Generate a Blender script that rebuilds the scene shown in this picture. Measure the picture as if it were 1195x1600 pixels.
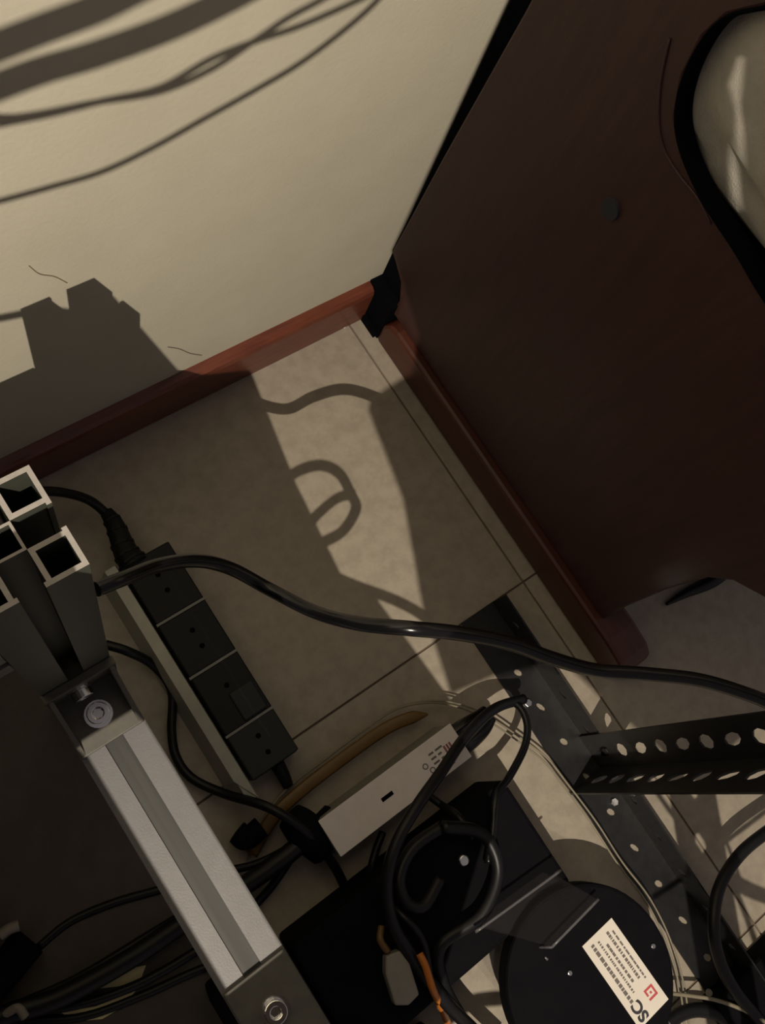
import bpy, bmesh, math, random
from mathutils import Vector, Matrix, noise
random.seed(4)
for o in list(bpy.data.objects): bpy.data.objects.remove(o)
S = bpy.context.scene
COL = S.collection
PI = math.pi

# ------------------------------------------------------------------ camera
CAM = Vector((-.437, -.306, .85)); FPX = 1420.0; PPX, PPY = 597.5, 800.0
RX = Vector((.79890591, -.54841138, .24697023))       # picture right in the room
RD = Vector((-.47953431, -.82863282, -.28881568))     # picture down
RF = Vector((.36303745, .11230585, -.92498173))       # viewing direction
cd = bpy.data.cameras.new('camera'); cam = bpy.data.objects.new('camera', cd); COL.objects.link(cam)
cd.sensor_fit = 'VERTICAL'; cd.sensor_height = 36; cd.sensor_width = 36*1195/1600
cd.lens = FPX/1600*36; cd.clip_start = .01
m = Matrix((RX, -RD, -RF)).transposed().to_4x4(); m.translation = CAM
cam.matrix_world = m; S.camera = cam

# ------------------------------------------------------------------ world, lamp, exposure
w = bpy.data.worlds.new('room_air'); S.world = w; w.use_nodes = True
w.node_tree.nodes['Background'].inputs[0].default_value = (1.0, .88, .87, 1)
w.node_tree.nodes['Background'].inputs[1].default_value = .155
LAMP = Vector((-.754, -.7525, 1.3125))
ld = bpy.data.lights.new('lamp_light', 'POINT'); ld.energy = 66; ld.color = (1.0, .88, .71)
ld.shadow_soft_size = .0015
S.view_settings.view_transform = 'Standard'; S.view_settings.look = 'None'
S.view_settings.gamma = 1; S.view_settings.use_curve_mapping = False
S.view_settings.exposure = 0.0

# ------------------------------------------------------------------ measuring helpers
def at(u, v, x=None, y=None, z=None):
    """point of the room measured from the photograph, on a known plane"""
    r = RX*(u-PPX) + RD*(v-PPY) + RF*FPX
    if z is not None: t = (z-CAM.z)/r.z
    elif y is not None: t = (y-CAM.y)/r.y
    else: t = (x-CAM.x)/r.x
    return CAM + r*t
def toward_lamp(p, s): return LAMP + (p-LAMP)*s

# ------------------------------------------------------------------ materials
def mat(name, col, rough=.6, metal=0, col2=None, nscale=40, bump=0, bscale=200, alpha=1, trans=0, spec=.5, coat=0, detail=6, ramp=(.35, .65), stretch=None):
    M = bpy.data.materials.new(name); M.use_nodes = True
    nt = M.node_tree; b = nt.nodes['Principled BSDF']
    b.inputs['Base Color'].default_value = (*col, 1); b.inputs['Roughness'].default_value = rough
    b.inputs['Metallic'].default_value = metal; b.inputs['Alpha'].default_value = alpha
    b.inputs['Transmission Weight'].default_value = trans; b.inputs['Specular IOR Level'].default_value = spec
    b.inputs['Coat Weight'].default_value = coat
    tc = nt.nodes.new('ShaderNodeTexCoord'); src = tc.outputs['Object']
    if stretch:
        mp = nt.nodes.new('ShaderNodeMapping'); mp.inputs['Scale'].default_value = stretch
        nt.links.new(src, mp.inputs[0]); src = mp.outputs[0]
    if col2 is None: col2 = tuple(c*.85 for c in col)
    n = nt.nodes.new('ShaderNodeTexNoise'); n.inputs['Scale'].default_value = nscale; n.inputs['Detail'].default_value = detail
    n.inputs['Roughness'].default_value = .65
    nt.links.new(src, n.inputs['Vector'])
    r = nt.nodes.new('ShaderNodeValToRGB'); r.color_ramp.elements[0].position = ramp[0]; r.color_ramp.elements[1].position = ramp[1]
    r.color_ramp.elements[0].color = (*col, 1); r.color_ramp.elements[1].color = (*col2, 1)
    nt.links.new(n.outputs['Fac'], r.inputs[0]); nt.links.new(r.outputs[0], b.inputs['Base Color'])
    if bump:
        n2 = nt.nodes.new('ShaderNodeTexNoise'); n2.inputs['Scale'].default_value = bscale; n2.inputs['Detail'].default_value = 4
        nt.links.new(src, n2.inputs['Vector'])
        bp = nt.nodes.new('ShaderNodeBump'); bp.inputs['Strength'].default_value = bump; bp.inputs['Distance'].default_value = .001
        nt.links.new(n2.outputs['Fac'], bp.inputs['Height']); nt.links.new(bp.outputs[0], b.inputs['Normal'])
    return M
MT = dict(
 wall=mat('cream_wall_paint', (.60,.565,.455), .85, col2=(.56,.525,.42), nscale=14, bump=.18, bscale=260),
 crack=mat('hairline_crack', (.22,.19,.14), .9),
 tile=mat('beige_stone_tile', (.37,.325,.262), .5, col2=(.31,.27,.215), nscale=60, bump=.15, bscale=300, ramp=(.4,.62)),
 grout=mat('dark_tile_joint', (.17,.125,.095), .9),
 redwood=mat('reddish_baseboard_wood', (.165,.045,.024), .42, col2=(.11,.029,.016), nscale=26, stretch=(1,8,8), coat=.15),
 panel=mat('dark_red_brown_wood', (.060,.025,.022), .5, col2=(.045,.018,.017), nscale=12, stretch=(8,8,1), bump=.1, bscale=60),
 foot=mat('red_brown_wood', (.085,.024,.014), .4, col2=(.055,.015,.009), nscale=16, stretch=(8,1,8)),
 blackgap=mat('gap_black', (.003,.003,.005), .95, spec=.05),  # black that paints the darkness of gaps and holes, also the edge band
 plug=mat('blue_grey_plastic_plug', (.03,.035,.045), .5),
 cloth=mat('grey_cotton', (.46,.43,.38), .9, col2=(.36,.34,.30), nscale=30, bump=.4, bscale=700),
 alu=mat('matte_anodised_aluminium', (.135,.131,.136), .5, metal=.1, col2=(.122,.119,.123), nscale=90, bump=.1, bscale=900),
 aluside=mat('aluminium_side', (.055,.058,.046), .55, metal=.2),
 alucut=mat('sawn_aluminium', (.25,.23,.215), .55, col2=(.21,.195,.18), nscale=300),
 slotcover=mat('grey_rubber_strip', (.034,.034,.031), .6, col2=(.015,.015,.014), nscale=200, stretch=(1,.02,1)),
 bracket=mat('cast_grey_bracket', (.11,.105,.09), .5, metal=.3, col2=(.085,.08,.07), nscale=80),
 steel=mat('bright_zinc_steel', (.82,.82,.82), .18, metal=1),
 black=mat('black_rubber', (.007,.007,.009), .42, spec=.35),
 blackgloss=mat('glossy_black_plastic', (.005,.005,.006), .22, spec=.35),
 blackbox=mat('matte_black_plastic', (.005,.005,.0065), .8, col2=(.0035,.0035,.005), spec=.08),
 slot=mat('black_painted_steel', (.022,.022,.024), .4, metal=.2, col2=(.015,.015,.017), nscale=120, bump=.2),
 strip=mat('black_strip_plastic', (.007,.008,.008), .5, spec=.25),
 strip2=mat('dark_green_grey_plastic', (.018,.023,.022), .5, spec=.3),
 seam=mat('grey_seam', (.22,.22,.21), .5),
 trunk=mat('pale_grey_metal', (.42,.42,.36), .45, metal=.1, col2=(.36,.36,.31), nscale=60),
 white=mat('off_white_plastic', (.80,.75,.71), .5, col2=(.74,.69,.66), nscale=60),
 label=mat('white_paper_label', (.74,.69,.62), .6, col2=(.70,.65,.58)),
 ink=mat('grey_print', (.16,.14,.13), .7),
 inkblack=mat('black_print', (.03,.03,.04), .7),
 red=mat('red_print', (.55,.08,.09), .6),
 redfaint=mat('faded_red_print', (.30,.11,.11), .6),
 amber=mat('amber_insulation', (.17,.095,.022), .45, col2=(.13,.07,.015), nscale=30),
 pale=mat('pale_beige_insulation', (.24,.21,.15), .45),
 orange=mat('orange_insulation', (.55,.17,.02), .4),
 conn=mat('grey_connector_plastic', (.26,.24,.21), .55),
 yellow=mat('pale_yellow_flat', (.80,.70,.38), .7),
 clear=mat('clear_smoky_plastic', (.10,.095,.10), .4, alpha=.08, spec=.15),
 clearedge=mat('clear_plastic_edge', (.16,.155,.17), .3, alpha=.6, spec=.8),
 mat=mat('painted_shade_brown', (.085,.072,.062), .8, col2=(.065,.055,.05), nscale=50),  # dark tone carries the deep floor shade left of the beam
 board=mat('plain_board', (.06,.04,.028), .8),
)

# ------------------------------------------------------------------ object helpers
def link(o, parent=None):
    COL.objects.link(o)
    if parent is not None: o.parent = parent
    return o
def obj(name, bm, m, parent=None, smooth=False, bevel=0):
    """bmesh in room coordinates -> ONE mesh object (parents sit at unrotated empties, so subtract their location)"""
    me = bpy.data.meshes.new(name)
    p = parent; off = Vector()
    while p is not None: off += p.location; p = p.parent
    bmesh.ops.translate(bm, verts=bm.verts, vec=-off)
    bmesh.ops.recalc_face_normals(bm, faces=bm.faces)
    if parent is None or True:
        pass
    bm.to_mesh(me); bm.free()
    ms = m if isinstance(m, (list, tuple)) else [m]
    for k in ms: me.materials.append(MT[k])
    if smooth:
        for f in me.polygons: f.use_smooth = True
    o = bpy.data.objects.new(name, me); link(o, parent)
    if bevel:
        b = o.modifiers.new('b', 'BEVEL'); b.width = bevel; b.segments = 2; b.limit_method = 'ANGLE'
    return o
def tag(o, label, cat, group=None):
    o['label'] = label; o['category'] = cat
    if group: o['group'] = group
    return o
def thing(name, label, cat, loc=(0,0,0), group=None):
    o = bpy.data.objects.new(name, None); o.empty_display_size = .02; o.location = loc; link(o)
    return tag(o, label, cat, group)
def struct(name, bm, m, **k):
    o = obj(name, bm, m, **k); o['kind'] = 'structure'; return o
def bx(bm, x0, x1, y0, y1, z0, z1, mi=0):
    vs = [bm.verts.new(p) for p in ((x0,y0,z0),(x1,y0,z0),(x1,y1,z0),(x0,y1,z0),(x0,y0,z1),(x1,y0,z1),(x1,y1,z1),(x0,y1,z1))]
    for f in ((3,2,1,0),(4,5,6,7),(0,1,5,4),(1,2,6,5),(2,3,7,6),(3,0,4,7)):
        bm.faces.new([vs[i] for i in f]).material_index = mi
    return bm
def box(*a): return bx(bmesh.new(), *a)
def prism(bm, poly, n, mi=0):
    """extrude a planar polygon (list of 3D points) by vector n"""
    n = Vector(n); a = [bm.verts.new(p) for p in poly]; b = [bm.verts.new(Vector(p)+n) for p in poly]
    bm.faces.new(a).material_index = mi; bm.faces.new(b[::-1]).material_index = mi
    for i in range(len(a)):
        j = (i+1) % len(a); bm.faces.new((a[i], b[i], b[j], a[j])).material_index = mi
    return bm
def cyl(bm, c, ax, r, h, n=16, r2=None, mi=0):
    c = Vector(c); ax = Vector(ax).normalized(); e = ax.orthogonal().normalized(); g = ax.cross(e)
    r2 = r if r2 is None else r2
    A = [bm.verts.new(c+(e*math.cos(t)+g*math.sin(t))*r) for t in [2*PI*i/n for i in range(n)]]
    B = [bm.verts.new(c+ax*h+(e*math.cos(t)+g*math.sin(t))*r2) for t in [2*PI*i/n for i in range(n)]]
    bm.faces.new(A[::-1]).material_index = mi; bm.faces.new(B).material_index = mi
    for i in range(n):
        j = (i+1) % n; bm.faces.new((A[i], A[j], B[j], B[i])).material_index = mi
    return bm
def ring(bm, c, ax, ro, ri, h, n=20):
    c = Vector(c); ax = Vector(ax).normalized(); e = ax.orthogonal().normalized(); g = ax.cross(e)
    R = []
    for rr, hh in ((ro,0),(ro,h),(ri,h),(ri,0)):
        R.append([bm.verts.new(c+ax*hh+(e*math.cos(t)+g*math.sin(t))*rr) for t in [2*PI*i/n for i in range(n)]])
    for k in range(4):
        for i in range(n):
            j = (i+1) % n; bm.faces.new((R[k][i], R[k][j], R[(k+1)%4][j], R[(k+1)%4][i]))
    return bm
def smoothpath(P, sub=8):
    P = [Vector(p) for p in P]
    if len(P) < 3: return P
    Q = [P[0]*2-P[1]] + P + [P[-1]*2-P[-2]]; out = []
    for i in range(1, len(Q)-2):
        a, b, c, d = Q[i-1], Q[i], Q[i+1], Q[i+2]
        for k in range(sub):
            t = k/sub
            out.append(.5*((2*b)+(c-a)*t+(2*a-5*b+4*c-d)*t*t+(3*b-a-3*c+d)*t**3))
    out.append(P[-1]); return out
def tube(bm, P, r, n=10, sub=8, flat=None, mi=0):
    P = smoothpath(P, sub); rows = []
    t = (P[1]-P[0]).normalized(); up = t.orthogonal().normalized()
    if flat is not None: up = Vector(flat)
    for i, p in enumerate(P):
        t = (P[min(i+1, len(P)-1)]-P[max(i-1, 0)]).normalized()
        up = (up - t*up.dot(t)).normalized(); s = t.cross(up)
        rr = r(i/(len(P)-1)) if callable(r) else r
        a, b = rr if isinstance(rr, tuple) else (rr, rr)
        rows.append([bm.verts.new(p+up*math.cos(q)*b+s*math.sin(q)*a) for q in [2*PI*k/n for k in range(n)]])
    for i in range(len(rows)-1):
        for k in range(n):
            j = (k+1) % n; bm.faces.new((rows[i][k], rows[i][j], rows[i+1][j], rows[i+1][k])).material_index = mi
    bm.faces.new(rows[0]).material_index = mi; bm.faces.new(rows[-1][::-1]).material_index = mi
    return bm
def px(*pts): return [at(u, v, z=z) for u, v, z in pts]
def cable(name, P, r, m, label=None, cat='cable', parent=None, group=None, sub=8, n=10):
    o = obj(name, tube(bmesh.new(), P, r, n=n, sub=sub), m, parent, smooth=True)
    if parent is None: tag(o, label, cat, group)
    return o

# ================================================================== SETTING
X0, X1, Y0 = -1.68, 1.2, -2.0
struct('wall_back', box(X0, X1, 0, .08, 0, 1.9), 'wall')
cr = obj('crack', tube(bmesh.new(), [at(u, v, y=-.0003) for u, v in ((262,542),(280,545),(297,552),(315,555))], .0005, n=4, sub=4), 'crack', bpy.data.objects['wall_back'])
cr2 = obj('crack', tube(bmesh.new(), [at(u, v, y=-.0003) for u, v in ((45,415),(62,428),(85,432),(105,442))], .0004, n=4, sub=4), 'crack', bpy.data.objects['wall_back'])
fl = struct('floor', box(X0, X1, Y0, .08, -.03, -.0025), 'grout')
# tiles: 45 cm pitch, one joint in front of the wooden panel and one across the middle
jx = [-.0165-.40*k for k in range(4, -1, -1)] + [-.0165+.40*k for k in (1, 2, 3)]
jy = [-.34-.40*k for k in range(4, -1, -1)] + [0.0]
g = .0011
for i in range(len(jx)-1):
    for j in range(len(jy)-1):
        dz = random.uniform(-.0003, .0)
        o = obj('tile', box(jx[i]+g, min(jx[i+1]-g, X1), max(jy[j]+g, Y0), jy[j+1]-(g if jy[j+1] < 0 else 0), -.0025, dz), 'tile', fl)
# baseboard with a rounded top, stopping at the bench
bm = bmesh.new()
prof = [(0,0),(-.012,0),(-.012,.050),(-.0105,.055),(-.007,.058),(0,.0595)]
prism(bm, [(X0, y, z) for y, z in prof], (.001-X0, 0, 0))
struct('baseboard_back', bm, 'redwood')

# ================================================================== WOODEN BENCH (side panel, foot, seat)
PXF = .010                                             # panel face
bench = thing('wooden_bench', 'dark red-brown wooden bench seen from its end, pushed into the corner against the cream wall', 'bench', (.1, -.25, 0))
out = [(-.034,.045),(-.036,.070),(-.028,.092),(-.012,.106),(-.0035,.112),(-.010,.26),(-.019,.42),(-.024,.62),(-.026,.78),(-.07,.80),(-.13,.80),
       (-.152,.76),(-.153,.66)]
cut = [at(u, v, x=PXF) for u, v in ((1195,10),(1135,24),(1098,58),(1066,120),(1054,185),(1066,245),(1100,318),(1148,392),(1195,470))]
out += [(p.y, p.z) for p in cut]
out += [(-.33,.432),(-.40,.425),(-.437,.405),(-.452,.365),(-.452,.32)]
low = [at(u, v, x=PXF) for u, v in ((1195,935),(1145,908),(1105,903),(1040,922),(978,948))]
out += [(p.y, p.z) for p in low] + [(-.412,.045)]
body = prism(bmesh.new(), [(PXF, y, z) for y, z in out], (.013, 0, 0))
obj('side_panel', body, 'panel', bench, bevel=.002)
# dark rounded band on the cut-out edge
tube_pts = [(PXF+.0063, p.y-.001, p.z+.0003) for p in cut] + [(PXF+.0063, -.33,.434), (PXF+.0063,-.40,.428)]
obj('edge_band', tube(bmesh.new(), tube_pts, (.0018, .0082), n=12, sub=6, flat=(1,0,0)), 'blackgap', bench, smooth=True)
bev = [at(u, v, x=PXF-.0004) for u, v in ((1046,60),(1032,130),(1029,190),(1038,235),(1062,275),(1090,310),(1110,350))]
obj('edge_moulding', tube(bmesh.new(), bev, (.0009), n=8, sub=6), 'panel', bench, smooth=True)
# black strip: shade of the gap and notch along the wall put into colour
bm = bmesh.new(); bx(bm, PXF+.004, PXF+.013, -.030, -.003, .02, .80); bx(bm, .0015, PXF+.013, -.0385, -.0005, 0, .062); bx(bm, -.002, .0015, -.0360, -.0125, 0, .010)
obj('gap_shade_strip', bm, 'blackgap', bench)
# foot rail with rounded nose
ny = -.452
foot = [(-.039,.0),(-.039,.032),(-.045,.041),(-.058,.045),(ny+.02,.045),(ny-.005,.042),(ny-.017,.034),(ny-.021,.020),(ny-.016,.006),(ny-.008,0)]
obj('foot_rail', prism(bmesh.new(), [(0, y, z) for y, z in foot], (.040, 0, 0)), 'foot', bench, bevel=.004)
c = at(955, 326, x=PXF)
o = obj('screw_plug', cyl(bmesh.new(), c+Vector((.002,0,0)), (-1,0,0), .0085, .004, 20, .0075), 'plug', bench); o['label'] = 'dark blue-grey plug in the panel'
bm = bmesh.new(); bx(bm, PXF+.0145, .42, -.40, -.035, .375, .40)
obj('seat', bm, 'panel', bench, bevel=.003)
bm = bmesh.new(); bx(bm, PXF+.0145, .42, -.034, -.006, .30, .80)
obj('backrest', bm, 'panel', bench, bevel=.003)
bm = bmesh.new(); bx(bm, .42, .44, -.40, -.01, 0, .40)
obj('end_panel', bm, 'panel', bench, bevel=.002)

# grey rumpled bag lying on the seat behind the cut-out
bm = bmesh.new()
NU, NV = 72, 48
rows = []
for i in range(NV+1):
    th = PI*i/NV; row = []
    for j in range(NU):
        ph = 2*PI*j/NU
        d = Vector((math.sin(th)*math.cos(ph), math.sin(th)*math.sin(ph), math.cos(th)))
        p = Vector((math.copysign(abs(d.x)**.42, d.x)*.165, math.copysign(abs(d.y)**.5, d.y)*.25, math.copysign(abs(d.z)**.7, d.z)*.19))
        q = Vector((p.x*9, p.y*17+p.z*6, p.z*4+p.y*2))
        k = 1-abs(noise.noise(q))*2
        k2 = 1-abs(noise.noise(q*2.1+Vector((4,1,7))))*2
        s = 1 + .12*k + .05*k2
        v = Vector((.181, -.240, .600)) + Vector((p.x*s, p.y*(1+.02*k), p.z*(1+.02*k)))
        v.x = max(v.x, .0125 if (v.z > .47 and v.y < -.15) else .0245); v.z = max(v.z, .4005); v.y = min(v.y, -.0365)
        row.append(bm.verts.new(v))
    rows.append(row)
for i in range(NV):
    for j in range(NU):
        k = (j+1) % NU
        bm.faces.new((rows[i][j], rows[i][k], rows[i+1][k], rows[i+1][j]))
bmesh.ops.remove_doubles(bm, verts=bm.verts, dist=1e-5)
tag(obj('rumpled_cushion', bm, 'cloth', smooth=True), 'grey rumpled cushion with vertical folds, resting on the wooden bench behind its curved cut-out', 'cushion')

# tapered dark rod on the floor under the bench
rod = px((1041,944,.004),(1070,928,.006),(1112,908,.009),(1150,880,.009),(1200,845,.009))
tag(obj('tapered_rod', tube(bmesh.new(), rod, lambda t: .0018+.0058*min(1, t*2.0), n=10), 'black', smooth=True), 'thin black tapered rod lying on the floor at the end of the bench panel', 'rod')

# ================================================================== ALUMINIUM FRAME
fx0, fx1 = -.4530, -.4140
frame = thing('aluminium_frame', 'silver slotted aluminium profile frame, upright post and long beam, at the left', 'frame', (-.4335, -.2155, 0))
BP = [0, 1.8, 12.2, 14.0, 15.0, 24.0, 25.0, 26.8, 37.2, 39]
def filled(i, j):
    if i > 4: i = 8-i
    if j > 4: j = 8-j
    if i < j: i, j = j, i
    # i >= j ; 0..4 from the outside to the middle
    T = {(0,0):1,(1,0):1,(2,0):1,(3,0):1,(4,0):0,(1,1):0,(2,1):1,(3,1):0,(4,1):0,(2,2):1,(3,2):0,(4,2):0,(3,3):1,(4,3):1,(4,4):0}
    return T[(i, j)]
def profile(bm, o, e1, e2, ax, L, BP=BP):
    """extruded hollow T-slot section"""
    o, e1, e2, ax = Vector(o), Vector(e1), Vector(e2), Vector(ax)
    # a diagonal web cell joins hub and corner boxes
    V = {}
    def vert(i, j, k):
        if (i, j, k) not in V: V[(i, j, k)] = bm.verts.new(o+e1*BP[i]*.001+e2*BP[j]*.001+ax*(L*k))
        return V[(i, j, k)]
    N = 9
    for i in range(N):
        for j in range(N):
            if not filled(i, j): continue
            f = bm.faces.new([vert(i,j,1), vert(i+1,j,1), vert(i+1,j+1,1), vert(i,j+1,1)]); f.material_index = 1
            f = bm.faces.new([vert(i,j,0), vert(i,j+1,0), vert(i+1,j+1,0), vert(i+1,j,0)]); f.material_index = 1
            for di, dj, a, b in ((-1,0,(i,j),(i,j+1)),(1,0,(i+1,j),(i+1,j+1)),(0,-1,(i,j),(i+1,j)),(0,1,(i,j+1),(i+1,j+1))):
                ii, jj = i+di, j+dj
                if 0 <= ii < N and 0 <= jj < N and filled(ii, jj): continue
                bm.faces.new([vert(*a,0), vert(*b,0), vert(*b,1), vert(*a,1)])
    return bm
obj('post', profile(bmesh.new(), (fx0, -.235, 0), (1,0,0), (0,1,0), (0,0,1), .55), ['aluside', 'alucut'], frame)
BZ = .31
obj('beam', profile(bmesh.new(), (fx0, -.236, BZ-.039), (1,0,0), (0,0,1), (0,-1,0), .36, [0, 1.8, 11.8, 13.6, 14.0, 25.0, 25.4, 27.2, 37.2, 39]), ['alu', 'alucut'], frame)
obj('slot_cover', box(fx0+.0136, fx0+.0254, -.596, -.236, BZ-.003, BZ-.0012), 'slotcover', frame)['label'] = 'grey cover strip in the groove'
# X-going beams of the frame, leaving to the left
obj('side_beam', profile(bmesh.new(), (fx0-.0005, -.2345, .446), (0,1,0), (0,0,1), (-1,0,0), .315), ['alu', 'alucut'], frame)
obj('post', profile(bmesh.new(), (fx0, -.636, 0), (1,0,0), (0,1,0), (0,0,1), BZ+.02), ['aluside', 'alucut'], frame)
# corner bracket at the post
def bracket(y0, y1, up):
    bm = bmesh.new()
    bx(bm, fx0+.0005, fx1-.0005, y1, y0, BZ, BZ+.004)
    if up: 
        bx(bm, fx0-.001, fx1+.001, y0-.005, y0, BZ, BZ+.031)
        for xa in (fx0+.0005, fx1-.0035):
            prism(bm, [(xa, y0-.005, BZ+.003), (xa, y1, BZ+.003), (xa, y0-.005, BZ+.030)], (.003, 0, 0))
    o = obj('corner_bracket', bm, 'bracket', frame, bevel=.0006)
    return o
def screw(c, ax, par, r=.0062):
    c = Vector(c); ax = Vector(ax)
    bm = bmesh.new(); ring(bm, c, ax, r*1.25, r*.75, .0014); 
    obj('washer', bm, 'steel', par, smooth=False)
    bm = bmesh.new(); ring(bm, c+ax*.0014, ax, r, r*.48, .0048); cyl(bm, c+ax*.0014, ax, r*.55, .0018, 6)
    obj('screw', bm, 'steel', par, bevel=.0005)
b1 = bracket(-.235, -.2725, True)
screw((-.4335, -.256, BZ+.004), (0,0,1), b1); screw((-.4355, -.240, BZ+.019), (0,-1,0), b1, .0056)
b2 = bracket(-.417, -.475, False)
screw((-.4345, -.4395, BZ+.004), (0,0,1), b2)
screw((-.4345, -.464, BZ+.004), (0,0,1), b2, .005)

# ================================================================== GREY ANGLE STRIP AND POWER STRIP
ya = -.126
bm = bmesh.new()
prism(bm, [(-.3740, ya, 0), (-.3722, ya, 0), (-.3655, ya, .0345), (-.3582, ya, .0355), (-.3566, ya, .0315), (-.3556, ya, .0320), (-.3572, ya, .0378), (-.3672, ya, .0362)], (0, -.236, 0))
for v in bm.verts:
    if v.co.y < -.3 and v.co.x < -.366: v.co.y += .022
tag(obj('metal_angle_strip', bm, 'trunk'), 'pale grey metal angle strip lying along the left side of the black power strip', 'strip')
ps = thing('power_strip', 'black power strip with pale seams lying on the floor beside the grey angle strip', 'power strip', (-.331, -.26, 0))
sx0, sx1, sy0, sy1, sz = -.3545, -.3065, -.130, -.349, .042
ysep = [at(u, v, z=sz).y for u, v in ((280,957),(340,1030),(400,1120))]
ysep = [-.172, -.2235, -.276, -.3185] if False else [at(281,957,z=sz).y, at(335,1037,z=sz).y, at(392,1127,z=sz).y]
edges = [sy0] + ysep + [sy1]
bm = bmesh.new(); bx(bm, sx0, sx1, sy1, sy0, 0, sz-.004)
obj('body', bm, 'strip', ps, bevel=.003)
for i in range(4):
    bm = bmesh.new(); bx(bm, sx0+.0006, sx1-.0006, edges[i+1]+.0008, edges[i]-.0008, sz-.004, sz)
    o = obj('socket', bm, 'strip2' if i == 3 else 'strip', ps, bevel=.0012)
    cc = Vector(((sx0+sx1)/2, (edges[i]+edges[i+1])/2, sz))
    bm = bmesh.new()
    for d in (-.008, .008): cyl(bm, cc+Vector((0, d, 0)), (0,0,1), .0024, .0003, 10)
    obj('socket_hole', bm, 'blackgap', o)
for y in ysep:
    bm = bmesh.new(); bx(bm, sx0, sx1, y-.0011, y+.0011, sz-.006, sz+.0006)
    o = obj('seam', bm, 'seam', ps)
o = obj('switch', bx(bmesh.new(), sx0+.021, sx1-.004, edges[3]+.003, edges[3]+.030, sz, sz+.0022), 'strip2', ps, bevel=.001)
o['label'] = 'dark green-grey switch'
P = px((212,885,.036),(196,862,.034),(180,822,.032),(166,800,.030))
obj('strain_relief', tube(bmesh.new(), P, lambda t: .0135-.0075*t, n=12), 'strip', ps, smooth=True)
for k in range(5):
    t = .1+.17*k; q = smoothpath(P, 8); i = int(t*(len(q)-1))
    obj('relief_rib', ring(bmesh.new(), q[i], (q[i+1]-q[i]), (.0143-.0075*t), .009-.006*t, .0022, 14), 'strip', ps)
P = px((170,806,.030),(140,782,.040),(100,770,.060),(60,768,.085),(20,775,.10),(-60,820,.08))
cable('cord', P, .0043, 'black', parent=ps)
P = px((432,1192,.02),(443,1212,.016),(450,1228,.012))
obj('cord_stub', tube(bmesh.new(), P, lambda t: .0068-.002*t, n=10), 'strip', ps, smooth=True)

# ================================================================== CABLES ACROSS
P = px((150,921,.45),(190,905,.445),(245,884,.43),(305,876,.415),(360,888,.402),(420,920,.396),(490,955,.41),(560,974,.442),(640,982,.459),(720,990,.452),
       (800,1006,.44),(860,1028,.43),(930,1047,.42),(1010,1053,.42),(1090,1062,.42),(1160,1082,.42),(1215,1105,.42),(1330,1165,.43))
cable('power_cable', P, lambda t: .0034+.0004*t, 'blackgloss', 'long black glossy cable crossing the whole view from the aluminium post to the right edge', n=14)
P = px((165,1007,.03),(200,1018,.03),(240,1040,.015),(268,1080,.010),(268,1140,.008),(275,1182,.008),(300,1216,.010),(350,1240,.02),(420,1262,.05),(478,1300,.05),(520,1350,.03),(545,1400,.012))
cable('thin_cable', P, .0042, 'black', 'thin black cable curving under the grey angle strip towards the cable knot')
P = px((-60,1640,.02),(0,1590,.02),(90,1560,.02),(200,1500,.02),(290,1440,.02),(380,1385,.03),(450,1335,.035),(490,1300,.035),(520,1310,.03))
cable('thick_cable', P, .0085, 'black', 'thickest black cable running from the bottom left corner under the beam to the knot')
P = px((60,1480,.005),(110,1440,.005),(180,1410,.006),(250,1390,.006),(330,1365,.008),(400,1350,.02),(470,1315,.03))
cable('thin_cable', P, .0036, 'black', 'thin black cable on the dark floor left of the beam, highest of those crossing there')
P = px((20,1578,.01),(110,1572,.01),(210,1540,.01),(300,1490,.01),(370,1440,.012),(420,1390,.015),(462,1330,.03))
cable('thin_cable', P, .0038, 'black', 'thin black cable passing under the thickest cable and rising right of the beam')
P = px((0,1592,.006),(120,1590,.006),(220,1556,.006),(300,1520,.006),(380,1490,.006),(440,1480,.006))
cable('thin_cable', P, .0036, 'black', 'thin black cable along the bottom left, lowest of those beneath the beam')
P = px((30,1570,.012),(120,1530,.014),(220,1470,.014),(300,1420,.014),(365,1372,.02))
cable('thin_cable', P, .0042, 'black', 'black cable hugging the upper side of the thickest cable')
for k, q in enumerate((((108,1545),(160,1522),(228,1508),(220,1530),(185,1541),(150,1545)), ((95,1582),(150,1572),(212,1548),(190,1574),(160,1592),(120,1596)))):
    tag(obj('yellow_patch', prism(bmesh.new(), [at(u, v, z=.0064) for u, v in q], (0,0,.0005)), 'yellow'),
        ('pale yellow flat patch between the thin cables at the bottom left, upper one', 'pale yellow flat patch at the very bottom left, below the lowest thin cables')[k], 'paper')  # bright flat patches lying between the cables
# cable plug at lower left edge
pl = thing('cable_plug', 'black plug with a grey collar at the left edge near the bottom corner', 'plug', at(10,1500,z=0))
A, B = at(-30,1560,z=.015), at(45,1470,z=.015)
obj('plug_body', tube(bmesh.new(), [A, (A+B)/2, B], (.016,.013), n=12), 'blackbox', pl, smooth=True)
obj('collar', tube(bmesh.new(), px((0,1462,.022),(14,1452,.022),(30,1446,.022)), .0045, n=8), 'conn', pl, smooth=True)
tag(obj('cable_tie', tube(bmesh.new(), px((8,1585,.025),(28,1575,.03),(40,1590,.03)), .0035, n=8), 'conn', smooth=True), 'small grey cable tie around the cables in the bottom left corner', 'cable tie')

tag(obj('floor_shade_sheet', box(-.78, -.432, -.66, -.045, .0002, .006), 'mat', bevel=.001), 'thin dark sheet, added as painted shade, lying flat on the floor left of the aluminium beam, under the cables', 'board')  # added sheet, deep shade left of the beam put into its colour
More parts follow.
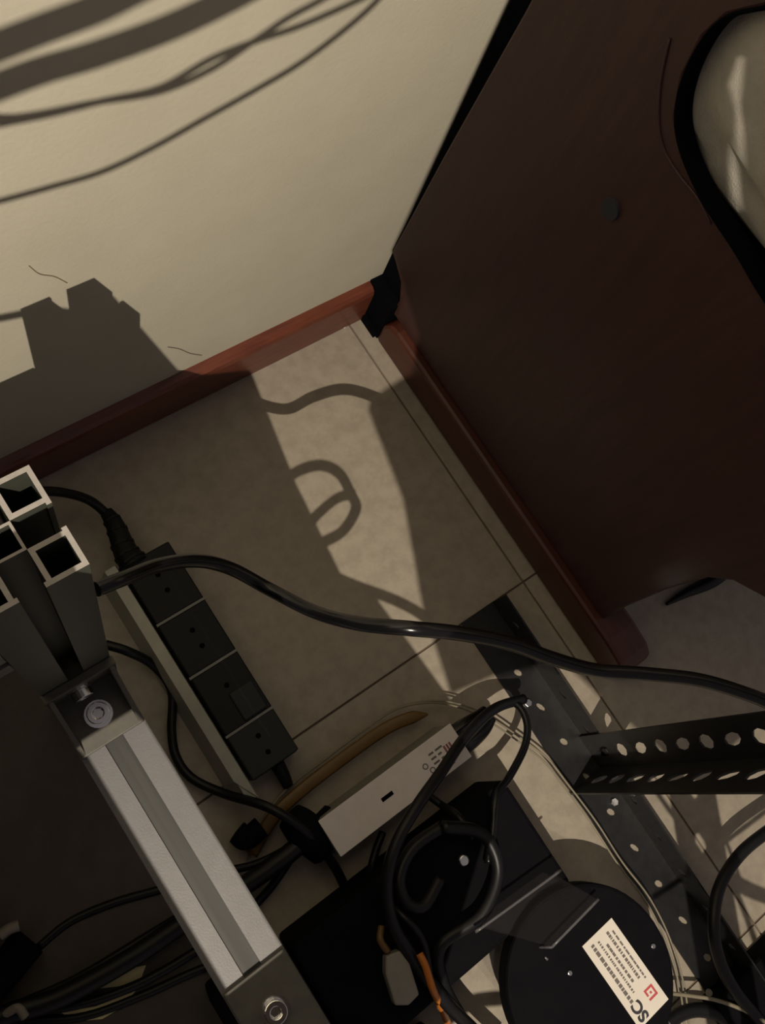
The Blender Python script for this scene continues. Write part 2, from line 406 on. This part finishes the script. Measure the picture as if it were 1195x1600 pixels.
# knot of plugs between strip and adapter
kn = thing('cable_splitter', 'black cable splitter knot where the thick cable ends left of the white adapter', 'splitter', at(480,1310,z=0))
bm = tube(bmesh.new(), px((452,1275,.03),(478,1300,.036),(505,1332,.03)), lambda t: .0125+.004*math.sin(PI*t), n=12)
obj('splitter_body', bm, 'blackbox', kn, smooth=True)
obj('branch', tube(bmesh.new(), px((478,1300,.03),(500,1285,.03),(515,1270,.025)), .008, n=10), 'blackbox', kn, smooth=True)
obj('branch', tube(bmesh.new(), px((370,1300,.02),(385,1310,.02),(408,1292,.02)), .010, n=10), 'blackbox', kn, smooth=True)

# ================================================================== FLAT WIRES: amber and pale pair
P = px((392,1335,.012),(425,1280,.016),(470,1236,.018),(540,1182,.018),(600,1140,.018),(640,1122,.02),(668,1116,.02))
o = obj('amber_ribbon_cable', tube(bmesh.new(), [p for p in P], lambda t: (.0058*min(1, 6*(1-t)+.2), .0014), n=8, flat=(0,0,1)), 'amber', smooth=True)
tag(o, 'amber ribbon cable running beside the white adapter on the side of the power strip', 'cable')
for k, (du, dv) in enumerate(((0,0),(7,-3))):
    P = px(*[(u+du*(1 if i > 5 else .6), v+dv, z) for i, (u, v, z) in enumerate(((385,1345,.006),(400,1300,.01),(440,1240,.012),(510,1185,.012),(570,1140,.014),(620,1108,.02),(672,1098,.024),(720,1106,.024),(765,1128,.022),(812,1160,.02),(850,1190,.02),(880,1228,.02),(925,1288,.02),(965,1350,.02),(1005,1402,.02),(1032,1452,.02),(1050,1500,.02),(1062,1545,.02),(1068,1590,.02),(1072,1660,.02)))])
    cable('pale_wire', P, .00095, 'pale', 'pale beige wire of the pair arching over the adapter end, ' + ('inner one' if k == 0 else 'outer one'), 'wire', sub=6, n=8)

# ================================================================== WHITE ADAPTER
AZ = .05
c4 = [at(497,1283,z=AZ), at(545,1342,z=AZ), at(745,1158,z=AZ), at(703,1130,z=AZ)]
ax_ = (c4[3]-c4[0]); ax_ = Vector((ax_.x, ax_.y, 0)).normalized(); ay_ = Vector((ax_.y, -ax_.x, 0))
len_ = (c4[3]-c4[0]).length; wid = .5*((c4[1]-c4[0]).length+(c4[2]-c4[3]).length)
ad = thing('power_adapter', 'slim white power adapter with a small slot and a faded label, beside the black splitter', 'power adapter', (c4[0]+ax_*len_*.5)*1)
ad.location.z = 0
def adp(a, b, z): return c4[0] + ax_*a + ay_*b + Vector((0,0,z-AZ))
bm = prism(bmesh.new(), [adp(0,0,.0), adp(len_,0,.0), adp(len_,wid,.0), adp(0,wid,.0)], (0,0,AZ-.001))
obj('case', bm, 'conn', ad, bevel=.002)
o = obj('top_cover', prism(bmesh.new(), [adp(0,0,AZ-.001), adp(len_,0,AZ-.001), adp(len_,wid,AZ-.001), adp(0,wid,AZ-.001)], (0,0,.001)), 'white', ad, bevel=.0003)
o['label'] = 'off-white top face'
obj('slot', prism(bmesh.new(), [adp(.055,wid*.47,AZ), adp(.067,wid*.47,AZ), adp(.067,wid*.57,AZ), adp(.055,wid*.57,AZ)], (0,0,.0003)), 'blackgap', ad)
bm = bmesh.new(); random.seed(11)
for r_ in range(5):
    a = .112; b = wid*(.30+.13*r_)
    while a < len_-.022:
        l = random.uniform(.003, .008)
        prism(bm, [adp(a,b,AZ), adp(a+l,b,AZ), adp(a+l,b+.0018,AZ), adp(a,b+.0018,AZ)], (0,0,.0002)); a += l+random.uniform(.001,.003)
for (a0, b0) in ((.104, .5), (.108, .68)):
    ring(bm, adp(a0, wid*b0, AZ), (0,0,1), .0028, .0018, .0002, 12)
obj('print', bm, 'ink', ad)
bm = bmesh.new()
for q in range(3): prism(bm, [adp(len_-.018+q*.003,wid*.36,AZ), adp(len_-.016+q*.003,wid*.36,AZ), adp(len_-.016+q*.003,wid*.58,AZ), adp(len_-.018+q*.003,wid*.58,AZ)], (0,0,.0002))
obj('red_mark', bm, 'redfaint', ad)
# glossy black plugs in the adapter end
pg = thing('adapter_plug', 'glossy black double plug pushed into the upper end of the white adapter', 'plug', adp(len_, wid*.5, 0))
pg.location.z = 0
for b in (.32, .74):
    obj('plug_body', tube(bmesh.new(), [adp(len_+.001, wid*b, .036), adp(len_+.014, wid*b, .038), adp(len_+.028, wid*(b*.8+.1), .038), adp(len_+.040, wid*(b*.5+.2), .036)], lambda t: .0078-.002*t, n=14), 'blackgloss', pg, smooth=True)
P = [adp(len_+.036, wid*.40, .036)] + px((800,1098,.045),(822,1125,.05),(820,1165,.055),(795,1215,.065),(775,1245,.075),(770,1300,.078),(762,1350,.078))
cable('plug_cord', P, .0036, 'blackgloss', parent=pg)
P = px((818,1092,.040),(772,1108,.055),(728,1150,.075),(690,1205,.09),(650,1262,.10),(618,1320,.10),(604,1380,.095),(612,1440,.09),(640,1490,.085),(668,1530,.08),(700,1570,.07),(735,1605,.05),(790,1660,.05))
cable('coiled_cable', P, lambda t: .0048+.001*t, 'black', 'thick black cable sweeping along the edge of the white adapter and over the black box', n=12)
P = px((648,1232,.03),(665,1240,.04),(690,1258,.045),(715,1275,.072),(740,1310,.076))
cable('short_cable', P, .0035, 'black', 'short black cable reaching from beside the adapter onto the black box')
P = px((598,1300,.02),(586,1332,.022),(580,1365,.03),(592,1400,.06),(628,1430,.08),(660,1470,.08),(672,1530,.075))
cable('short_cable', P, .0036, 'black', 'black cable bending down under the adapter and in front of the black box')
for k, pts in enumerate((((688,1372,.08),(662,1415,.085),(634,1408,.085),(624,1370,.085),(645,1325,.085),(690,1292,.085)),
                         ((690,1292,.088),(752,1302,.088),(778,1360,.086),(752,1430,.085),(690,1475,.08),(690,1530,.07),(720,1590,.05)))):
    cable('looped_cable', px(*pts), .0055, 'black', ('black cable loop lying across the black box, upper half', 'black cable loop dropping from the black box to the bottom edge')[k], n=10)

# ================================================================== BLACK BOX
BH = .07
bb = thing('black_box', 'flat matte black box with one silver screw, under the looped cables', 'box', (-.27, -.53, 0))
obj('case', box(-.400, -.174, -.574, -.469, 0, BH), 'blackbox', bb, bevel=.004)
sc = at(724, 1344, z=BH)
bm = cyl(bmesh.new(), sc, (0,0,1), .0058, .0026, 18, .0042)
obj('screw', bm, 'steel', bb, bevel=.0008)
obj('screw', cyl(bmesh.new(), at(601,1386,z=BH), (0,0,1), .0020, .001, 10), 'steel', bb)
o = tag(obj('lower_black_box', box(-.408, -.335, -.680, -.6, 0, .055), 'blackbox', bevel=.004), 'black box at the bottom edge, below the flat one with the silver screw', 'box')
o2 = tag(obj('side_black_box', box(-.470, -.408, -.590, -.4635, 0, .06), 'blackbox', bevel=.004), 'black box beside the lower end of the aluminium beam', 'box')
# grey connector, orange wire
cn = thing('grey_connector', 'grey plastic connector on the black boxes at the bottom middle', 'connector', at(622,1530,z=.06))
A, B = at(608,1486,z=.075), at(630,1558,z=.075)
d = (B-A).normalized(); s = Vector((-d.y, d.x, 0)); q = .0105
bm = prism(bmesh.new(), [A-s*q*.6, A+s*q*.6, A+d*.012+s*q, B+s*q, B+d*.004, B-s*q, A+d*.012-s*q], (0,0,.012))
obj('housing', bm, 'conn', cn, bevel=.0015)
obj('lead', tube(bmesh.new(), px((596,1448,.078),(594,1468,.082),(606,1488,.081)), .003, n=8), 'amber', cn, smooth=True)
cable('orange_wire', px((655,1490,.092),(664,1508,.094),(671,1530,.094),(677,1548,.09),(690,1575,.06),(700,1600,.02)), .0030, 'orange', 'short orange wire beside the black cable at the bottom middle', 'wire')

# ================================================================== ROUND BLACK DEVICE with label, clear cover
DZ = .085
ctr = at(926, 1533, z=DZ)
rim = at(1054, 1533, z=DZ); R_ = (Vector((rim.x, rim.y))-Vector((ctr.x, ctr.y))).length
dv = thing('round_device', 'round black device with screws and a white label reading SC at the bottom right', 'device', (ctr.x, ctr.y, 0))
obj('base', cyl(bmesh.new(), (ctr.x+.012, ctr.y-.012, 0), (0,0,1), R_*.62, DZ-.022, 40), 'blackbox', dv)
bm = cyl(bmesh.new(), (ctr.x, ctr.y, DZ-.022), (0,0,1), R_, .022, 56)
obj('housing', bm, 'blackbox', dv, bevel=.003)
for u, v in ((889,1520),(1019,1478)):
    bm = cyl(bmesh.new(), at(u, v, z=DZ), (0,0,1), .0026, .0022, 14, .002)
    obj('screw', bm, 'steel', dv, bevel=.0004)
LZ = DZ+.0004
# label rectangle: measured corners
La, Lb = at(955,1434,z=LZ), at(905,1472,z=LZ)           # top end
Lc = at(1044,1561,z=LZ)
ey = (Lc-La); LL = ey.length; ey.normalize(); ex = Vector((-ey.y, ey.x, 0))
if ex.dot(Lb-La) < 0: ex = -ex
LW = (Lb-La).length
LL *= 1.0
def lp(a, b, z=0): return La + ey*a + ex*b + Vector((0,0,z))
lab = obj('label', prism(bmesh.new(), [lp(0,0), lp(LL,0), lp(LL,LW), lp(0,LW)], (0,0,.0004)), 'label', dv); lab['label'] = 'white paper label reading SC with a red mark'
random.seed(5); bm = bmesh.new(); tz = .00045
def run(b, a0, a1, h, lo, hi):
    a = a0
    while a < a1:
        l = min(random.uniform(lo, hi), a1-a)
        prism(bm, [lp(a,b,tz), lp(a+l,b,tz), lp(a+l,b+h,tz), lp(a,b+h,tz)], (0,0,.0001)); a += l+random.uniform(.0004,.0012)
run(LW*.14, LL*.10, LL*.68, .0017, .002, .005)
run(LW*.26, LL*.07, LL*.64, .0026, .001, .003)
run(LW*.44, LL*.16, LL*.62, .0023, .002, .004)
run(LW*.58, LL*.08, LL*.70, .0020, .001, .002)
run(LW*.74, LL*.06, LL*.76, .0032, .0018, .0045)
obj('print', bm, 'ink', lab)
bm = bmesh.new()
r0, r1, q0, q1 = LL*.76, LL*.88, LW*.13, LW*.40
def bar(a0, a1, b0, b1): prism(bm, [lp(a0,b0,tz), lp(a1,b0,tz), lp(a1,b1,tz), lp(a0,b1,tz)], (0,0,.0001))
t_ = (r1-r0)*.2
bar(r0,r0+t_,q0,q1); bar(r1-t_,r1,q0,q1); bar(r0+t_,r1-t_,q0,q0+t_); bar(r0+2*t_,r1-2*t_,(q0+q1)/2-t_*.5,(q0+q1)/2+t_*.5); bar(r0+t_,r1-2*t_,q1-t_,q1)
bar(r0+2.2*t_, r0+3*t_, q0+t_*2, (q0+q1)/2-t_*.5)
obj('red_mark', bm, 'red', lab)
# lettering SC: reads from the far end towards the small print, letter tops towards the left edge
fc = bpy.data.curves.new('letters', 'FONT'); fc.body = 'SC'; fc.size = .0138; fc.extrude = .00008; fc.offset = .0005
fo = bpy.data.objects.new('letters', fc); COL.objects.link(fo)
bpy.context.view_layer.update()
me = bpy.data.meshes.new_from_object(fo.evaluated_get(bpy.context.evaluated_depsgraph_get()))
bpy.data.objects.remove(fo); me.materials.clear(); me.materials.append(MT['inkblack'])
lt = bpy.data.objects.new('lettering', me)
mx = Matrix((-ey, ex, Vector((0,0,1)))).transposed()
if mx.determinant() < 0: mx = Matrix((-ey, -ex, Vector((0,0,1)))).transposed()
for v in me.vertices: v.co = mx @ v.co
orig = lp(LL*.972, LW*.62, .0006)
off = orig - Vector(dv.location)
for v in me.vertices: v.co += off
link(lt, lab)
# clear cover
cv = thing('clear_cover', 'clear smoky plastic cover standing between the black box and the round device', 'cover', at(800,1450,z=.0))
CZ = .10
ca, cb, cc_, ce = at(752,1450,z=CZ), at(868,1366,z=CZ), at(935,1405,z=CZ), at(862,1480,z=CZ)
Z = Vector((0,0,1))
obj('shell', prism(bmesh.new(), [ca, cb, cc_, ce], -Z*.028), 'clear', cv, bevel=.002)
obj('edge', tube(bmesh.new(), [ca-Z*.002, ca, cb, cb-Z*.002], .0012, n=6, sub=3), 'clearedge', cv, smooth=True)
obj('edge', tube(bmesh.new(), [ce+Vector((0,0,.0)), (ce+cc_)/2, cc_], .0012, n=6, sub=3), 'clearedge', cv, smooth=True)
obj('edge', tube(bmesh.new(), [ce, ce+(ce-cc_)*.1-Z*.02, at(856,1500,z=.086)], .0011, n=6, sub=3), 'clearedge', cv, smooth=True)
pa, pb, pc, pd = at(720,1478,z=.05), at(752,1450,z=.05), at(832,1530,z=.02), at(775,1545,z=.02)
obj('flap', prism(bmesh.new(), [pa, pb, pc, pd], (0,0,.0012)), 'clear', cv)

# ================================================================== SLOTTED STEEL ANGLE
ANG = thing('slotted_angle_frame', 'black slotted steel angle frame, rail on the floor and upright post at the right', 'frame', (-.08, -.518, 0))
def flange(bm, o, e1, e2, n, L, W, T=.0018, pitch=.0195, dia=True, start=.012, hs=(.0105, .0062), alt=True):
    """plate from o, L along e1 and W along e2, thickness along n, with slanted slot holes"""
    o, e1, e2, n = Vector(o), Vector(e1), Vector(e2), Vector(n)
    def P(a, b, k): return o+e1*a+e2*b+n*(T*k)
    N = int((L-2*start)/pitch); edges = [0] + [start+pitch*i for i in range(N+1)] + [L]
    for i in range(len(edges)-1):
        a0, a1 = edges[i], edges[i+1]
        out8 = [(a0,0),((a0+a1)/2,0),(a1,0),(a1,W/2),(a1,W),((a0+a1)/2,W),(a0,W),(a0,W/2)]
        if i == 0 or i == len(edges)-2:
            for k in (0, 1): bm.faces.new([bm.verts.new(P(a, b, k)) for a, b in ((a0,0),(a1,0),(a1,W),(a0,W))])
        else:
            ca, cb = (a0+a1)/2, W*.5
            ha, hb = (hs[0], hs[1]) if (i % 2 or not alt) else (hs[0]*.9, hs[1]*1.15)
            sk = .8 if (i % 2 or not alt) else .35
            h8 = []
            for q in range(8):
                t = PI*1.25 + q*PI/4
                ua = math.cos(t)*ha; ub = math.sin(t)*hb
                h8.append((ca+ua+ub*sk, cb+ub))
            VO = [[bm.verts.new(P(a, b, k)) for a, b in out8] for k in (0, 1)]
            VI = [[bm.verts.new(P(a, b, k)) for a, b in h8] for k in (0, 1)]
            for q in range(8):
                r = (q+1) % 8
                for k in (0, 1): bm.faces.new((VO[k][q], VO[k][r], VI[k][r], VI[k][q]))
                bm.faces.new((VI[0][q], VI[0][r], VI[1][r], VI[1][q]))
    for b in (0, W):
        bm.faces.new([bm.verts.new(P(a, b, k)) for a, k in ((0,0),(L,0),(L,1),(0,1))])
    for a in (0, L):
        bm.faces.new([bm.verts.new(P(a, b, k)) for b, k in ((0,0),(W,0),(W,1),(0,1))])
RXa, RXb = -.0995, -.0570
bm = bmesh.new()
flange(bm, (RXa, -.339, .0003), (0,-1,0), (1,0,0), (0,0,1), .52, RXb-RXa, pitch=.040, hs=(.0048,.0033))
flange(bm, (RXb-.0018, -.339, .0003), (0,-1,0), (0,0,1), (1,0,0), .52, .036, pitch=.040, hs=(.0048,.0033))
bmesh.ops.remove_doubles(bm, verts=bm.verts, dist=1e-5)
obj('rail', bm, 'slot', ANG)
# upright: corner away from the camera's left; flanges meet at (-.104,-.534)
bm = bmesh.new()
PXa, PXb, PYa, PYb = -.1040, -.0600, -.5335, -.4960
PL = .80
flange(bm, (PXa, PYa, .002), (0,0,1), (1,0,0), (0,1,0), PL, PXb-PXa, pitch=.034)
flange(bm, (PXb-.0018, PYa, .002), (0,0,1), (0,1,0), (1,0,0), PL, PYb-PYa, pitch=.034)
bmesh.ops.remove_doubles(bm, verts=bm.verts, dist=1e-5)
obj('upright_post', bm, 'slot', ANG)
for (p, ax) in (((PXb-.001, PYa+.018, .014), (1,0,0)), ((PXb-.001, PYa+.018, .032), (1,0,0)), ((-.070, -.565, .0022), (0,0,1)), ((-.088, -.44, .0022), (0,0,1))):
    obj('bolt', cyl(bmesh.new(), p, ax, .0042, .003, 6), 'steel' if ax[2] else 'slot', ANG, bevel=.0005)

# ================================================================== RIGHT SIDE CABLES
P = px((1290,1240,.05),(1195,1302,.05),(1150,1342,.05),(1122,1392,.05),(1115,1450,.05),(1124,1500,.045),(1148,1548,.04),(1190,1600,.03),(1230,1660,.02))
cable('thick_cable', P, .0058, 'black', 'thick black cable looping down the lower right edge, past the slotted rail', n=12)
P = px((1040,1600,.02),(1065,1583,.02),(1095,1578,.02),(1130,1590,.02),(1180,1640,.02))
cable('thick_cable', P, .0065, 'black', 'thick black cable arching up from the bottom edge right of the round device', n=12)
jb = thing('junction_block', 'black junction block in the bottom right corner where cables meet', 'junction block', at(1150,1570,z=0))
a0 = at(1165,1510,z=.03); 
obj('housing', box(a0.x-.045, a0.x+.06, a0.y-.10, a0.y-.005, 0, .03), 'blackbox', jb, bevel=.004)
obj('screw', cyl(bmesh.new(), at(1107,1551,z=.018), (0,0,1), .0035, .002, 12, .0028), 'conn', jb)
cable('pale_wire', px((1045,1552,.028),(1080,1556,.030),(1120,1563,.034),(1165,1580,.036),(1220,1612,.036)), .0018, 'pale', 'pale beige wire over the junction block in the bottom right corner', 'wire')
tag(obj('white_chip', cyl(bmesh.new(), at(537,510,z=0), (0,0,1), .0024, .0016, 7, .0012), 'label'), 'tiny white chip on the floor at the baseboard near the corner', 'chip')

# ================================================================== THINGS BESIDE AND ABOVE THE CAMERA that cast the shade
lamp = thing('hanging_lamp', 'small hanging lamp above and left of the view, lighting the corner', 'lamp', (LAMP.x, LAMP.y, LAMP.z+.012))
lo = bpy.data.objects.new('lamp_light', ld); lo.location = (0,0,-.012); link(lo, lamp)
obj('lamp_holder', cyl(bmesh.new(), LAMP+Vector((0,0,.012)), (0,0,1), .022, .05, 20, .014), 'blackbox', lamp)
obj('lamp_cord', tube(bmesh.new(), [LAMP+Vector((0,0,.06)), LAMP+Vector((.003,0,.5)), LAMP+Vector((0,0,.9))], .003, n=8), 'black', lamp)
def shade_board(name, z, poly, label, t=.006):
    o = obj(name, prism(bmesh.new(), [(x, y, z) for x, y in poly], (0,0,t)), 'board'); return tag(o, label, 'board')
def onz(p, z):
    s = (LAMP.z-z)/(LAMP.z-p[2]); return tuple((LAMP+(Vector(p)-LAMP)*s)[:2])
zb = .75
e = [onz((-.144,-.012,0), zb), onz((-.170,-.141,0), zb), onz((-.182,-.24,0), zb), onz((-.166,-.262,0), zb), onz((-.158,-.40,0), zb), onz((-.170,-.47,0), zb), onz((-.30,-.56,0), zb), onz((-.42,-.60,0), zb)]
w1 = [onz((-.60,0,.150), zb), onz((-.378,0,.167), zb), onz((-.340,0,.175), zb), onz((-.335,0,.236), zb), onz((-.281,0,.236), zb), onz((-.218,0,.045), zb)]
poly = [(-1.15,-.70), (-1.15, w1[0][1])] + w1 + e + [(-.95,-.70)]
wb = shade_board('left_shade_board', zb, poly, 'dark unseen board added left of the camera, shaped to shade the left of the floor')  # unseen board added, its outline drawn from the shadow it throws
# opening added in that board so the lamp reaches the aluminium beam
me = wb.data; bmw = bmesh.new(); bmw.from_mesh(me); bmw.to_mesh(me); bmw.free()
sl = [onz((fx0+.0005, y, BZ), zb) for y in (-.262, -.420)] + [onz((fx1-.0005, y, BZ), zb) for y in (-.420, -.262)]
cut_me = bpy.data.meshes.new('slot_cut'); bmw = prism(bmesh.new(), [(x, y, zb-.01) for x, y in sl], (0,0,.03)); bmesh.ops.recalc_face_normals(bmw, faces=bmw.faces); bmw.to_mesh(cut_me); bmw.free()
co = bpy.data.objects.new('slot_cut', cut_me); COL.objects.link(co)
md = wb.modifiers.new('slot', 'BOOLEAN'); md.operation = 'DIFFERENCE'; md.object = co; md.solver = 'EXACT'
bpy.context.view_layer.update()
nm = bpy.data.meshes.new_from_object(wb.evaluated_get(bpy.context.evaluated_depsgraph_get()))
wb.modifiers.clear(); wb.data = nm; bpy.data.objects.remove(co)
cb_ = thing('shade_cabinet', 'dark unseen cabinet added to block room light, standing left of the view', 'cabinet', (-.95, -.42, 0))  # unseen cabinet added to darken the left side, also holds the board up
obj('side_panel', box(-.80, -.78, -.70, -.02, 0, zb), 'board', cb_)
obj('side_panel', box(-1.15, -1.13, -.70, -.02, 0, zb), 'board', cb_)
obj('back_panel', box(-1.13, -.80, -.04, -.02, .02, zb), 'board', cb_)
obj('shelf', box(-1.13, -.80, -.70, -.04, .06, .08), 'board', cb_)
tag(obj('low_shade_board', box(-.78, -.545, -.66, -.10, .4865, .4985), 'board'), 'dark unseen board added to block room light, resting on the side beam of the aluminium frame, left of the view', 'board')  # unseen low board added to keep room light off the left floor
zc = .92
poly2 = [onz((-.054,-.103,0), zc), onz((.0,-.100,0), zc), onz((0,-.085,.08), zc), onz((0,-.014,.13), zc), onz((0,-.014,.50), zc), onz((.0,-.02,.62), zc), onz((.0,-.45,.62), zc), (-.30,-.705),
         onz((.12,-.60,0), zc), onz((.02,-.60,0), zc), onz((-.012,-.50,0), zc), onz((-.030,-.425,0), zc), onz((-.10,-.40,0), zc), onz((-.149,-.390,0), zc), onz((-.124,-.305,0), zc), onz((-.077,-.203,0), zc)]
sb = shade_board('upper_shade_board', zc, poly2, 'unseen board added above the camera, shaped to shade the bench panel and the floor along it')  # added light blocker, outlined by the shade on bench and floor
def cut_slot(o, poly, z):
    cm = bpy.data.meshes.new('slot_cut'); b_ = prism(bmesh.new(), [(x, y, z-.01) for x, y in poly], (0,0,.03)); bmesh.ops.recalc_face_normals(b_, faces=b_.faces); b_.to_mesh(cm); b_.free()
    co = bpy.data.objects.new('slot_cut', cm); COL.objects.link(co)
    md = o.modifiers.new('slot', 'BOOLEAN'); md.operation = 'DIFFERENCE'; md.object = co; md.solver = 'EXACT'
    bpy.context.view_layer.update()
    nm = bpy.data.meshes.new_from_object(o.evaluated_get(bpy.context.evaluated_depsgraph_get()))
    o.modifiers.clear(); o.data = nm; bpy.data.objects.remove(co)
# two slits added in that board to shape narrow light streaks on the cushion
for q in (((1126,80),(1140,84),(1128,150),(1138,225),(1150,345),(1112,345),(1104,200),(1098,150)), ((1144,128),(1156,128),(1194,215),(1182,220))):
    cut_slot(sb, [onz(at(u, v, x=.036), zc) for u, v in q], zc)
def hung(name, pts, s, r, label, wall=True):
    P = [toward_lamp(at(u, v, y=0) if wall else at(u, v, z=0), s) for u, v in pts]
    return cable(name, P, r, 'black', label, n=8)
G = 'hanging cables'
hung('hanging_cable', ((-140,135),(-40,88),(60,48),(150,14),(230,-25),(330,-70)), .42, .0027, 'thick hanging cable casting the uppermost dark band on the wall')
hung('hanging_cable', ((-140,190),(-40,150),(60,112),(150,85),(260,45),(350,3),(430,-40)), .42, .0027, 'thick hanging cable casting the lower of the two dark bands on the wall')
hung('hanging_cable', ((-100,168),(0,183),(60,178),(150,160),(250,143),(330,108),(400,62),(450,28),(510,-5),(600,-60)), .45, .0008, 'thin hanging cable casting the upper line of the crossing shadow pair')
hung('hanging_cable', ((-100,215),(0,194),(80,178),(160,158),(250,137),(330,92),(400,64),(470,40),(560,0),(640,-40)), .45, .0008, 'thin hanging cable casting the lower line of the crossing shadow pair')
hung('hanging_cable', ((-100,340),(0,314),(80,292),(160,268),(240,230),(320,185),(400,140),(470,98),(540,45),(590,0),(640,-60)), .45, .0008, 'thin hanging cable casting the lone lowest line across the wall')
hung('hanging_cable', ((-80,510),(0,497),(50,488),(95,486),(125,494),(150,515)), .45, .0014, 'hanging cable casting the short line left of the post shadow')
hung('hanging_cable', ((440,760),(462,738),(500,727),(530,740),(548,772),(556,795),(535,830),(500,850)), .48, .0026, 'hanging cable loop casting the round shadow on the floor', False)
hung('hanging_cable', ((555,772),(528,778),(500,800),(480,822)), .48, .0024, 'hanging cable tail inside the round loop', False)
hung('hanging_cable', ((520,900),(560,917),(610,935),(650,955),(690,985)), .48, .0024, 'hanging cable casting the short slanting shadow left of the rail', False)
hung('hanging_cable', ((1000,1200),(1045,1265),(1098,1340),(1125,1400)), .45, .0011, 'hanging cable casting a thin shadow right of the rail', False)
hung('hanging_cable', ((1100,1200),(1120,1275),(1146,1345),(1165,1400)), .45, .0009, 'hanging cable casting the thin steep shadow at the right', False)
hung('hanging_cable', ((1240,1230),(1195,1268),(1120,1325),(1062,1372),(1020,1400)), .45, .0012, 'hanging cable casting the thin shadow rising to the right edge', False)
hung('hanging_cable', ((1100,1330),(1140,1372),(1195,1400),(1260,1412)), .45, .0032, 'hanging cable casting the broad shadow at the right edge', False)
hung('hanging_cable', ((1140,1370),(1165,1430),(1190,1500)), .45, .0014, 'hanging cable casting the lowest thin shadow at the right', False)
hung('hanging_cable', ((700,1590),(740,1565),(800,1558),(850,1552)), .45, .0028, 'hanging cable casting the shadow on the floor patch at the bottom', False)
# overhead slotted rail that throws the holed band on the floor at the right
A = toward_lamp(at(1074,1200,z=0), .47); B = toward_lamp(at(1128,1520,z=0), .47)
d = (B-A); Ln = d.length; d.normalize(); s = Vector((-d.y, d.x, 0)).normalized()
bm = bmesh.new(); flange(bm, A-s*.012-d*.02, d, s, (0,0,1), Ln+.06, .024, pitch=.030, hs=(.0075,.0032), alt=False)
bmesh.ops.remove_doubles(bm, verts=bm.verts, dist=1e-5)
tag(obj('overhead_rail', bm, 'slot'), 'slotted steel rail above the view casting the holed band of shade at the right', 'rail')
